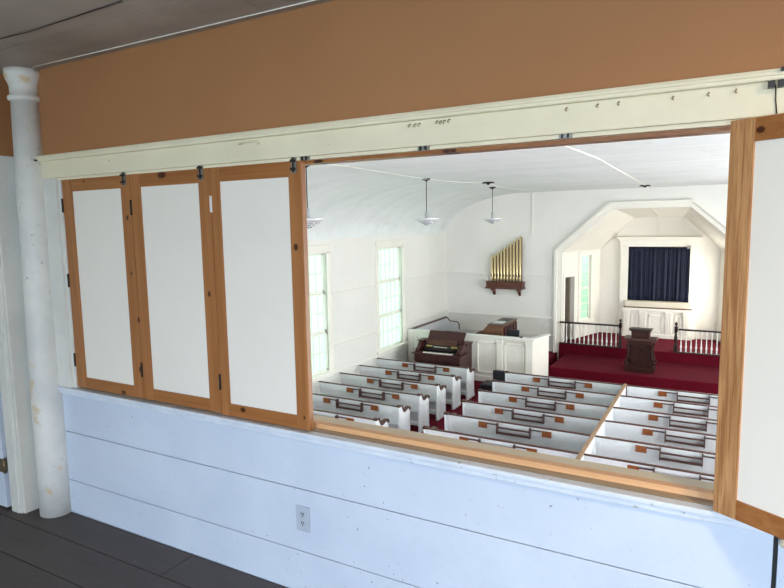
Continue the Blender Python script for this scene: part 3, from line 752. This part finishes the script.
for i, (x, y, lb) in enumerate(((-5.54, 9.46, 'middle'), (-5.53, 13.43, 'f'), (-5.62, 5.49, 'n'))):
    o = p if i == 0 else copy_tree(p)
    o.location = (x, y, 0 if i else 0)
    o['group'] = 'pendant lamps over the left aisle'
    o['label'] = ['silver dish pendant lamp hanging above the second window', 'silver dish pendant lamp farthest away, above the organ pipes wall side', 'silver dish pendant lamp half hidden by the third wooden shutter'][i]
COL.objects  # lamps hang from the ceiling
for i, (x, y, lb) in enumerate(((-4.93, 11.47, 'black empty ceiling fixture plate beside the farthest pendant lamp'), (XC-.02, 15.75, 'black ceiling fixture plate in front of the chancel arch'))):
    t_ = thing('ceiling_plate', (x, y, 2.5), lb, 'ceiling fixture', 'black ceiling plates')
    m = MB(); m.lathe([(.0, .02), (.13, .02), (.125, .005), (.05, -.01), (.03, -.04), (0, -.045)], (x, y, 2.5), 20); m.build('plate', M['black'], t_)
    m = MB(); m.box(x-.15, x+.15, y-.02, y+.02, 2.488, 2.5); m.build('crossbar', M['black'], t_)
o = MB().tube([(-5.40, 3.5, 2.505), (-5.27, 6.16, 2.505), (-5.5, 9.3, 2.50), (-5.36, 11.0, 2.505), (-4.99, 11.47, 2.508)], .0055, 6).build('ceiling_cable', M['cable_white'])
tag(o, 'white cable along the ceiling linking the pendant lamps', 'cable')
o = MB().tube([(-4.95, 11.55, 2.508), (-5.3, 13.2, 2.505), (-5.26, 15.9, 2.505), (-5.5, 17.06, 2.505)], .006, 6).build('ceiling_cable', M['cable_white'])
tag(o, 'white cable on the far ceiling near the organ pipes', 'cable')
o = MB().tube([(-1.85, 4.0, 2.51), (-1.80, 5.8, 2.51), (-1.76, 7.64, 2.51), (-1.79, 8.2, 2.51), (XC, 15.65, 2.51)], .010, 6).build('ceiling_cable', M['cable_white'])
tag(o, 'white cable running up the ceiling centre to the chancel plate', 'cable')
o = MB().box(-5.07, -5.0, 17.085, 17.1, -1.75, -1.67).build('wall_socket', M['white_gloss']); tag(o, 'small white wall socket right of the choir piano', 'socket')

# ================================================================== GALLERY
GX0, GX1, GYB, GZ = -4.6, 4.42, -5.2, 2.43
# floor boards
m = MB(); y = 0; widths = [.205, .225, .21, .22, .215]
i = 0
while y > GYB:
    w = widths[i % 5]; y2 = max(y-w, GYB)
    cuts = [GX0, (-2.24 if i == 0 else -3.0+1.13*((i*7) % 5)), GX1]
    for a, b in zip(cuts, cuts[1:]): m.box(a+.002, b-.002, y2+.003, y-.002, -.03, 0)
    y = y2; i += 1
struct('floor_gallery', m, M['floor_wood'], bevel=.002)
struct('floor_gallery_base', B(GX0, GX1, GYB, 0, -.25, -.031), M['gap'])
# ceiling boards
m = MB(); xs = [(GX0, -1.61), (-1.607, 1.2), (1.203, GX1)]
ys = [.0, -.30, -.395, -1.2, -2.0, -2.9, -3.8, GYB]
for a, b in xs:
    for p_, q_ in zip(ys, ys[1:]): m.box(a, b, q_+.002, p_-.002, GZ, GZ+.03)
struct('ceiling_gallery', m, M['gal_ceiling'])
struct('ceiling_gallery_back', B(GX0, GX1, GYB, 0, GZ+.031, GZ+.05), M['gap'])
# gallery front wall: board dado, tan band
WX0, WX1 = -3.43, GX1
OP0, OP1 = -3.075, .92    # opening in x
m = MB()
for z0, z1 in ((0, .192), (.1955, .476), (.4795, .725)): m.box(WX0, .145, 0, .02, z0, z1); m.box(.158, WX1, .012, .03, z0, z1)
struct('wall_gallery_gap', B(.1452, .1578, .021, .0305, 0, .70), M['black']); struct('wall_gallery_front', m, M['wall_white'], bevel=.0015)
m = MB(); m.box(WX0, WX1, .031, .12, -.25, .72); m.box(WX0, -3.1, .0, .12, .725, 1.99); m.box(OP1+.03, WX1, 0, .12, .725, 1.99); struct('wall_gallery_core', m, M['wall_white'])
m = MB(); m.box(WX0, WX1, .0, .12, 1.99, 2.53); struct('wall_gallery_tan', m, M['tan'])
# sill
m = MB(); m.box(-3.23, WX1, -.030, .012, .722, .742); m.box(-3.215, WX1, -.018, .012, .700, .722); struct('trim_7', m, M['sill_white'], bevel=.005)
m = MB(); m.box(OP0, OP1, .012, .055, .715, .742); struct('trim_8', m, M['sill_wood'])
m = MB(); m.box(OP0, OP1, .052, .085, .72, .7625); struct('trim_9', m, M['pine_base'], bevel=.002)
m = MB(); m.box(OP0, OP1, .085, .142, .70, .7625); struct('trim_10', m, M['ledge_beige'])
# header
m = MB(); m.box(-3.215, WX1, -.022, .02, 1.869, 1.99); struct('trim_11', m, M['cream'], bevel=.003)
m = MB(); m.box(-3.215, WX1, -.045, .0, 1.957, 1.986); m.box(-3.215, WX1, -.050, -.02, 1.968, 1.980); struct('trim_12', m, M['cream'], bevel=.004)
m = MB(); m.box(-3.10, .055, -.004, .05, 1.857, 1.869); struct('trim_13', m, M['cream'])
m = MB(); m.box(OP0, OP1, .03, .10, 1.846, 1.87); struct('trim_14', m, M['pine_h'])
# left casing
m = MB(); m.box(-3.215, -3.10, -.018, .02, .742, 1.869); m.box(-3.10, -3.075, -.004, .10, .742, 1.857); struct('trim_15', m, M['casing_paint'], bevel=.003)
# wall core seen from the nave
m = MB(); m.box(XL, WX0, 0, .1, -.25, 2.5); m.box(WX1-.4, XR, .1, .11, -.25, 2.5); struct('wall_gallery_nave_side', m, M['nave_white'])

# projecting wall left of the column, with doorway
m = MB(); m.box(-3.54, -3.43, -.14, -.001, 0, 2.0); m.box(GX0, -4.45, -.14, 0, 0, 2.0)
struct('wall_gallery_return', m, M['casing_paint'], bevel=.003)
m = MB(); m.box(GX0, -3.43, -.14, -.001, 2.0, GZ); struct('wall_gallery_return_tan', m, M['tan'])
m = MB(); m.box(-3.538, -3.462, -.156, -.14, 0, 1.98); m.box(-3.47, -3.445, -.149, -.14, 0, 1.98); struct('trim_16', m, M['casing_paint'], bevel=.004)
m = MB(); m.box(-4.45, -3.54, -.02, -.0, 0, 2.0); struct('door_2_backing', m, M['black'])
d2 = struct('door_2', B(-4.42, -3.578, -.160, -.122, .012, 1.97), M['wall_white'], bevel=.003)
m = MB(); m.box(-3.63, -3.578, -.163, -.160, .225, .305); m.tube([(-3.563, -.160, .222), (-3.563, -.160, .308)], .008, 8); m.box(-3.578, -3.548, -.159, -.156, .228, .302)
m.build('hinge', M['hinge_brass'], d2)
# column
t_ = thing('wooden_column', (-3.30, -.034, 0), 'round white painted wooden column with peeling paint at the corner', 'column')
TL = (.028/2.4, .0)
m = MB(); m.lathe([(.087, 0), (.088, .3), (.083, 1.0), (.077, 1.7), (.069, 2.275)], (-3.30, -.034, 0), 40, tilt=TL); m.build('shaft', M['col_white'], t_)
m = MB(); m.lathe([(.069, 2.27), (.079, 2.275), (.083, 2.285), (.079, 2.297), (.070, 2.30), (.070, 2.345), (.073, 2.35), (.077, 2.365), (.087, 2.385), (.091, 2.40), (.091, 2.4295)], (-3.30, -.034, 0), 40, tilt=TL); m.build('capital', M['col_white'], t_)

# side and back walls of the gallery
m = MB(); m.box(GX1, GX1+.1, GYB, 0, -.25, 2.5); struct('wall_gallery_right', m, M['tan'])
m = MB(); m.box(GX0-.1, GX0, GYB, 0, -.25, 2.5); struct('wall_gallery_left', m, M['cream'])
GW = [(-1.3, .1), (1.6, 3.0)]
m = MB(); m.box(GX0, GX1, GYB-.1, GYB, -.25, .35); m.box(GX0, GX1, GYB-.1, GYB, 1.75, 2.5)
xs = [GX0]+[q for w in GW for q in w]+[GX1]
for i in range(0, len(xs), 2): m.box(xs[i], xs[i+1], GYB-.1, GYB, .35, 1.75)
struct('wall_gallery_back', m, M['cream'])
for k, (a, b_) in enumerate(GW):
    root = bpy.data.objects.new('window_%d' % (9+k), None); COL.objects.link(root); root.location = ((a+b_)/2, GYB, .35); root['kind'] = 'structure'
    m = MB()
    for q in ((a-.1, a, .3, 1.85), (b_, b_+.1, .3, 1.85), (a, b_, 1.75, 1.85), (a, b_, .27, .35)): m.box(q[0], q[1], GYB-.02, GYB+.03, q[2], q[3])
    m.build('casing', M['trim_white'], root)
    m = MB(); m.box(a, b_, GYB-.06, GYB-.03, 1.03, 1.07)
    for q in range(4): xx = a+(b_-a)*q/3; m.box(xx-.015, xx+.015, GYB-.06, GYB-.03, .35, 1.75)
    m.build('sash', M['trim_white'], root)

# ---------------- wooden shutters
def leaf(name, label, w, z0, z1, stl, str_, mats, origin, ang=0.0, thick=.028, rail_t=.062, rail_b=.058, group=None):
    root = thing(name, origin, label, 'shutter', group); root.rotation_euler = (0, 0, ang); root['_w'] = 0
    H0, H1 = z0-origin[2], z1-origin[2]
    m = MB(); m.box(0, stl, 0, thick, H0, H1); m.build('stile', mats[0], root, bevel=.0015)
    m = MB(); m.box(w-str_, w, 0, thick, H0, H1); m.build('stile', mats[0], root, bevel=.0015)
    m = MB(); m.box(stl, w-str_, .0005, thick, H1-rail_t, H1-.0005); m.build('top_rail', mats[1], root, bevel=.0015)
    m = MB(); m.box(stl, w-str_, .0005, thick, H0+.0005, H0+rail_b); m.build('bottom_rail', mats[1], root, bevel=.0015)
    m = MB(); m.box(stl-.003, w-str_+.003, .006, thick-.004, H0+rail_b-.003, H1-rail_t+.003); m.build('panel', M['panel_white'], root)
    return root
PV, PH = M['pine_v'], M['pine_h']
SG = 'pine framed white shutters in the gallery opening'
L1 = leaf('shutter', 'pine framed white shutter beside the column, leftmost of the closed ones', .536, .752, 1.857, .078, .072, (PV, PH), (-3.064, -.004, .75), group=SG)
L2 = leaf('shutter', 'pine framed white shutter between two others, dark knot in top rail', .524, .752, 1.857, .066, .072, (PV, PH), (-2.525, -.004, .75), group=SG)
L3 = leaf('shutter', 'pine framed white shutter next to the open view of the pews', .498, .746, 1.857, .052, .066, (PV, PH), (-1.998, -.004, .745), group=SG)
L4 = leaf('shutter', 'folding pine framed shutter swung open toward the viewer at right edge', .53, .748, 1.862, .066, .066, (M['pine_leaf'], PH), (-.012, -.036, .745), ang=math.radians(-31), group=SG)
a_ = math.radians(-31); ex, ey = -.012+.53*math.cos(a_), -.036+.53*math.sin(a_)
L5 = leaf('shutter', 'pine framed shutter outside the right edge, folded behind the open one', .53, .748, 1.862, .066, .066, (PV, PH), (ex+.022, ey+.012, .745), ang=math.radians(31), group=SG)
def latch(x, z0, z1, lb, y=-.006, parent=None):
    t_ = thing('latch', (x, y, z0), lb, 'latch', 'metal slide latches on the shutters')
    m = MB(); m.box(x-.013, x+.013, y-.003, y, z0, z1); m.build('plate', M['latch'], t_)
    m = MB(); m.tube([(x, y-.008, z0+.004), (x, y-.008, z1+.002)], .0035, 8); m.build('bolt', M['dark_metal'], t_)
    m = MB()
    for q in (.25, .75): zz = z0+(z1-z0)*q; m.box(x-.010, x+.010, y-.015, y-.002, zz-.005, zz+.005)
    m.build('keeper', M['dark_metal'], t_)
latch(-2.566, 1.805, 1.872, 'metal slide latch at the top of the leftmost shutter')
latch(-2.049, 1.805, 1.878, 'metal slide latch between the second and third shutters')
latch(-1.533, 1.808, 1.872, 'metal slide latch at the top corner beside the open view')
def keeper(x, z0, z1, lb, w=.03):
    t_ = thing('latch_keeper', (x, -.01, z0), lb, 'latch', 'empty latch keepers along the header')
    m = MB(); m.box(x-w, x+w, -.012, -.004, z0, z1); m.build('plate', M['latch'], t_)
    m = MB(); m.box(x-w*.6, x-w*.3, -.018, -.012, z0, z1); m.box(x+w*.3, x+w*.6, -.018, -.012, z0, z1); m.build('loop', M['dark_metal'], t_)
keeper(-1.475, 1.855, 1.873, 'metal latch keeper on the header just right of the third shutter', .022)
keeper(-.955, 1.856, 1.871, 'metal latch keeper on the header, middle of the open span', .022)
keeper(-.462, 1.857, 1.872, 'metal latch keeper on the header nearest the open right shutter', .02)
def hinge(x, z, mat, lb, h=.036):
    t_ = thing('hinge', (x, -.006, z), lb, 'hinge', 'butt hinges between the shutters')
    m = MB(); m.tube([(x, -.007, z-h), (x, -.007, z+h)], .0042, 8)
    m.build('hinge_pin', mat, t_)
    m = MB(); m.box(x-.006, x+.006, -.0055, -.004, z-h, z+h); m.build('hinge_leaf', mat, t_)
for x, z, mt, lb in ((-2.529, 1.70, M['dark_metal'], 'dark upper hinge between the first and second shutters'), (-2.0, 1.70, M['white_gloss'], 'white upper hinge between the second and third shutters'),
                 (-3.068, 1.725, M['dark_metal'], 'dark upper hinge on the left casing'), (-3.068, .90, M['dark_metal'], 'dark lower hinge on the left casing'), (-3.068, 1.33, M['dark_metal'], 'dark middle hinge on the left casing'), (-2.529, .90, M['dark_metal'], 'dark lower hinge between the first and second shutters'), (-2.0, .90, M['dark_metal'], 'dark lower hinge between the second and third shutters')):
    hinge(x, z, mt, lb)

# outlet
t_ = thing('power_outlet', (-1.553, -.004, .29), 'grey duplex power outlet low on the white board wall', 'outlet')
m = MB(); m.box(-1.588, -1.518, -.006, 0, .291, .404); m.build('plate', M['outlet_plate'], t_, bevel=.002)
for z in (.328, .368):
    m = MB(); m.lathe([(.0, -.008), (.0165, -.008), (.0175, 0), (0, 0)], (0, 0, 0), 16, mat=Matrix.Translation((-1.553, 0, z)) @ Matrix.Rotation(-PI/2, 4, 'X') @ Matrix.Scale(-1, 4, (0, 0, 1)))
    o = m.build('receptacle', M['outlet'], t_)
    m = MB(); m.box(-1.560, -1.557, -.0095, -.0075, z, z+.008); m.box(-1.549, -1.546, -.0095, -.0075, z, z+.008); m.lathe([(.0025, 0), (.0025, .002)], (0, 0, 0), 8, mat=Matrix.Translation((-1.553, -.0075, z-.007)) @ Matrix.Rotation(PI/2, 4, 'X'))
    m.build('slots', M['black'], o)
# hook and cord at header ends
t_ = thing('wire_hook', (-3.235, -.05, 1.97), 'small dark metal hook where the header meets the column', 'hook')
m = MB(); m.tube([(-3.26, -.075, 1.985), (-3.245, -.07, 1.968), (-3.225, -.055, 1.966), (-3.19, -.05, 1.962)], .005, 6); m.tube([(-3.22, -.06, 1.985), (-3.222, -.06, 1.955)], .005, 6); m.build('hook_wire', M['dark_metal'], t_)
t_ = thing('cord_clip', (.085, -.05, 1.96), 'dark metal clip on the header above the open shutter', 'clip')
m = MB(); m.box(.070, .086, -.052, -.034, 1.937, 1.955); m.box(.092, .106, -.052, -.034, 1.937, 1.955); m.box(.097, .11, -.06, -.045, 1.975, 1.985); m.build('clamp', M['dark_metal'], t_)
m = MB(); m.tube([(.088, -.036, 1.945), (.09, -.026, 1.91), (.094, -.026, 1.872)], .0018, 6); m.build('cord', M['dark_metal'], t_)
for i, (x, lb) in enumerate(((-1.76, ''),)):
    o = MB().tube([(-1.80, -.027, 1.941), (-1.74, -.032, 1.944), (-1.700, -.034, 1.942), (-1.69, -.030, 1.932)], .0045, 6).build('cup_hook', M['cream']); tag(o, 'white painted cup hook on the header above the third shutter', 'hook')
NL = [(-.998, 1.945), (-.977, 1.944), (-.960, 1.945), (-.892, 1.946), (-.879, 1.945), (-.865, 1.946), (-.848, 1.947), (-.455, 1.944), (-.363, 1.945), (-.303, 1.945), (-.157, 1.944), (-.068, 1.944), (-.002, 1.945)]
words = ['first of three nails above the middle keeper', 'second of three nails above the middle keeper', 'third of three nails above the middle keeper', 'first of four nails right of the middle keeper', 'second of four nails right of the middle keeper', 'third of four nails right of the middle keeper', 'last of four nails right of the middle keeper',
         'bent nail above the right latch keeper', 'bent nail just right of the right latch keeper', 'second bent nail right of the right latch keeper', 'bent nail third from the clip', 'bent nail second from the clip', 'bent nail nearest the clip']
for (x, z), w_ in zip(NL, words):
    o = MB().tube([(x, -.022, z+.002), (x, -.034, z), (x-.003, -.038, z-.006), (x+.001, -.036, z-.010)], .0022, 6).build('nail', M['nail'], None)
    tag(o, w_+' under the cream moulding', 'nail', 'bent nails along the header')
# right edge knob
t_ = thing('edge_knob', (.166, -.02, .66), 'round pale knob on the wall at the far right edge', 'knob')
m = MB(); m.lathe([(.0, -.03), (.012, -.028), (.014, -.02), (.006, -.012), (.006, .0), (.012, .004), (0, .006)], (0, 0, 0), 14, mat=Matrix.Translation((.170, -.002, .685)) @ Matrix.Rotation(-PI/2, 4, 'X')); m.build('knob_head', M['ledge_beige'], t_)

# gallery ceiling cable, then a crack line drawn as a thin dark tube
o = MB().tube([(-3.14, -.061, GZ-.005), (-2.6, -.058, GZ-.006), (-1.649, -.05, GZ-.004), (-1.2, -.05, GZ-.004)], .0028, 6).build('ceiling_cable', M['cable_white']); tag(o, 'thin white cable along the dark gallery ceiling above the column', 'cable')
m = MB(); m.tube([(-3.3, -.40, GZ-.003), (-2.80, -.399, GZ-.004), (-2.6, -.392, GZ-.005), (-2.335, -.398, GZ-.004), (-1.98, -.41, GZ-.002)], .0022, 6)
o = m.build('ceiling_cable', M['rail_dark']); tag(o, 'thin dark crack line crossing the upper left gallery ceiling', 'cable')  # dark tube stands in for a ceiling crack line, not a cable

# ================================================================== outdoors
m = MB(); m.box(-160, 160, -160, 160, -3.4, -3.3); g = struct('ground_lawn', m, M['lawn'])

# ================================================================== light
w = bpy.data.worlds.new('sky'); S.world = w; w.use_nodes = True
nt = w.node_tree; bg = nt.nodes['Background']; sky = nt.nodes.new('ShaderNodeTexSky')
sky.sky_type = 'HOSEK_WILKIE'; sky.turbidity = 4; sky.sun_direction = (.5, -.3, .8)
bg.inputs[0].default_value = (.80, .91, 1, 1); bg.inputs[1].default_value = 2.9

def area(name, loc, rot, sx, sy, power, color):
    l = bpy.data.lights.new(name, 'AREA'); l.shape = 'RECTANGLE'; l.size = sx; l.size_y = sy; l.energy = power; l.color = color
    o = bpy.data.objects.new(name, l); COL.objects.link(o); o.location = loc; o.rotation_euler = rot
    return o
# daylight entering by the right-hand windows of the nave (all outside the picture)
for k, (a, b_) in enumerate(WY):
    area('daylight_right_%d' % (k+1), (XR-.04, (a+b_)/2, (WZ0+WZ1)/2), (0, PI/2, 0), WZ1-WZ0, b_-a, 300, (.96, .985, 1))
area('daylight_chancel', tuple(splay(.61, -.6, 'r', .04)), (0, math.radians(90), math.radians(18)), 2.2, .5, 70, (1, .95, .87))
# portals for the left windows
for k, (a, b_) in enumerate(WY):
    o = area('portal_left_%d' % (k+1), (XL-.12, (a+b_)/2, (WZ0+WZ1)/2), (0, -PI/2, 0), WZ1-WZ0, b_-a, 1, (1, 1, 1)); o.data.cycles.is_portal = True
# added fill lights on the closed rear wall, brightening the pew backs
area('fill_rear_1', (-6.2, .14, -1.45), (PI/2, 0, 0), 2.4, 2.3, 150, (.84, .92, 1))
area('fill_rear_2', (-.6, .14, -1.45), (PI/2, 0, 0), 3.0, 2.3, 210, (.84, .92, 1))
# gallery windows behind the camera: sky light slants down through them
area('daylight_gallery_1', (2.3, GYB+.04, 1.1), (math.radians(42), 0, 0), 1.4, 1.3, 185, (.66, .80, 1))
area('daylight_gallery_2', (-.6, GYB+.04, 1.1), (math.radians(42), 0, 0), 1.4, 1.3, 230, (.66, .80, 1))
area('gallery_warm_fill', (1.3, -1.45, 2.36), (0, 0, 0), .3, .3, 52, (1, .77, .50))  # added warm fill for the header and tan wall, no fixture here
sun = bpy.data.lights.new('sun', 'SUN'); sun.energy = 3; sun.angle = .02; so = bpy.data.objects.new('sun', sun); COL.objects.link(so)
so.rotation_euler = Vector((.5, -.15, .85)).to_track_quat('Z', 'Y').to_euler()

for o in COL.objects:
    if '_w' in o: del o['_w']
S.view_settings.view_transform = 'Standard'; S.view_settings.look = 'None'
S.view_settings.gamma = 1; S.view_settings.use_curve_mapping = False; S.view_settings.exposure = 0
S.cycles.max_bounces = 10; S.cycles.diffuse_bounces = 6; S.cycles.transparent_max_bounces = 12
S.cycles.sample_clamp_indirect = 6
S.cycles.use_denoising = True
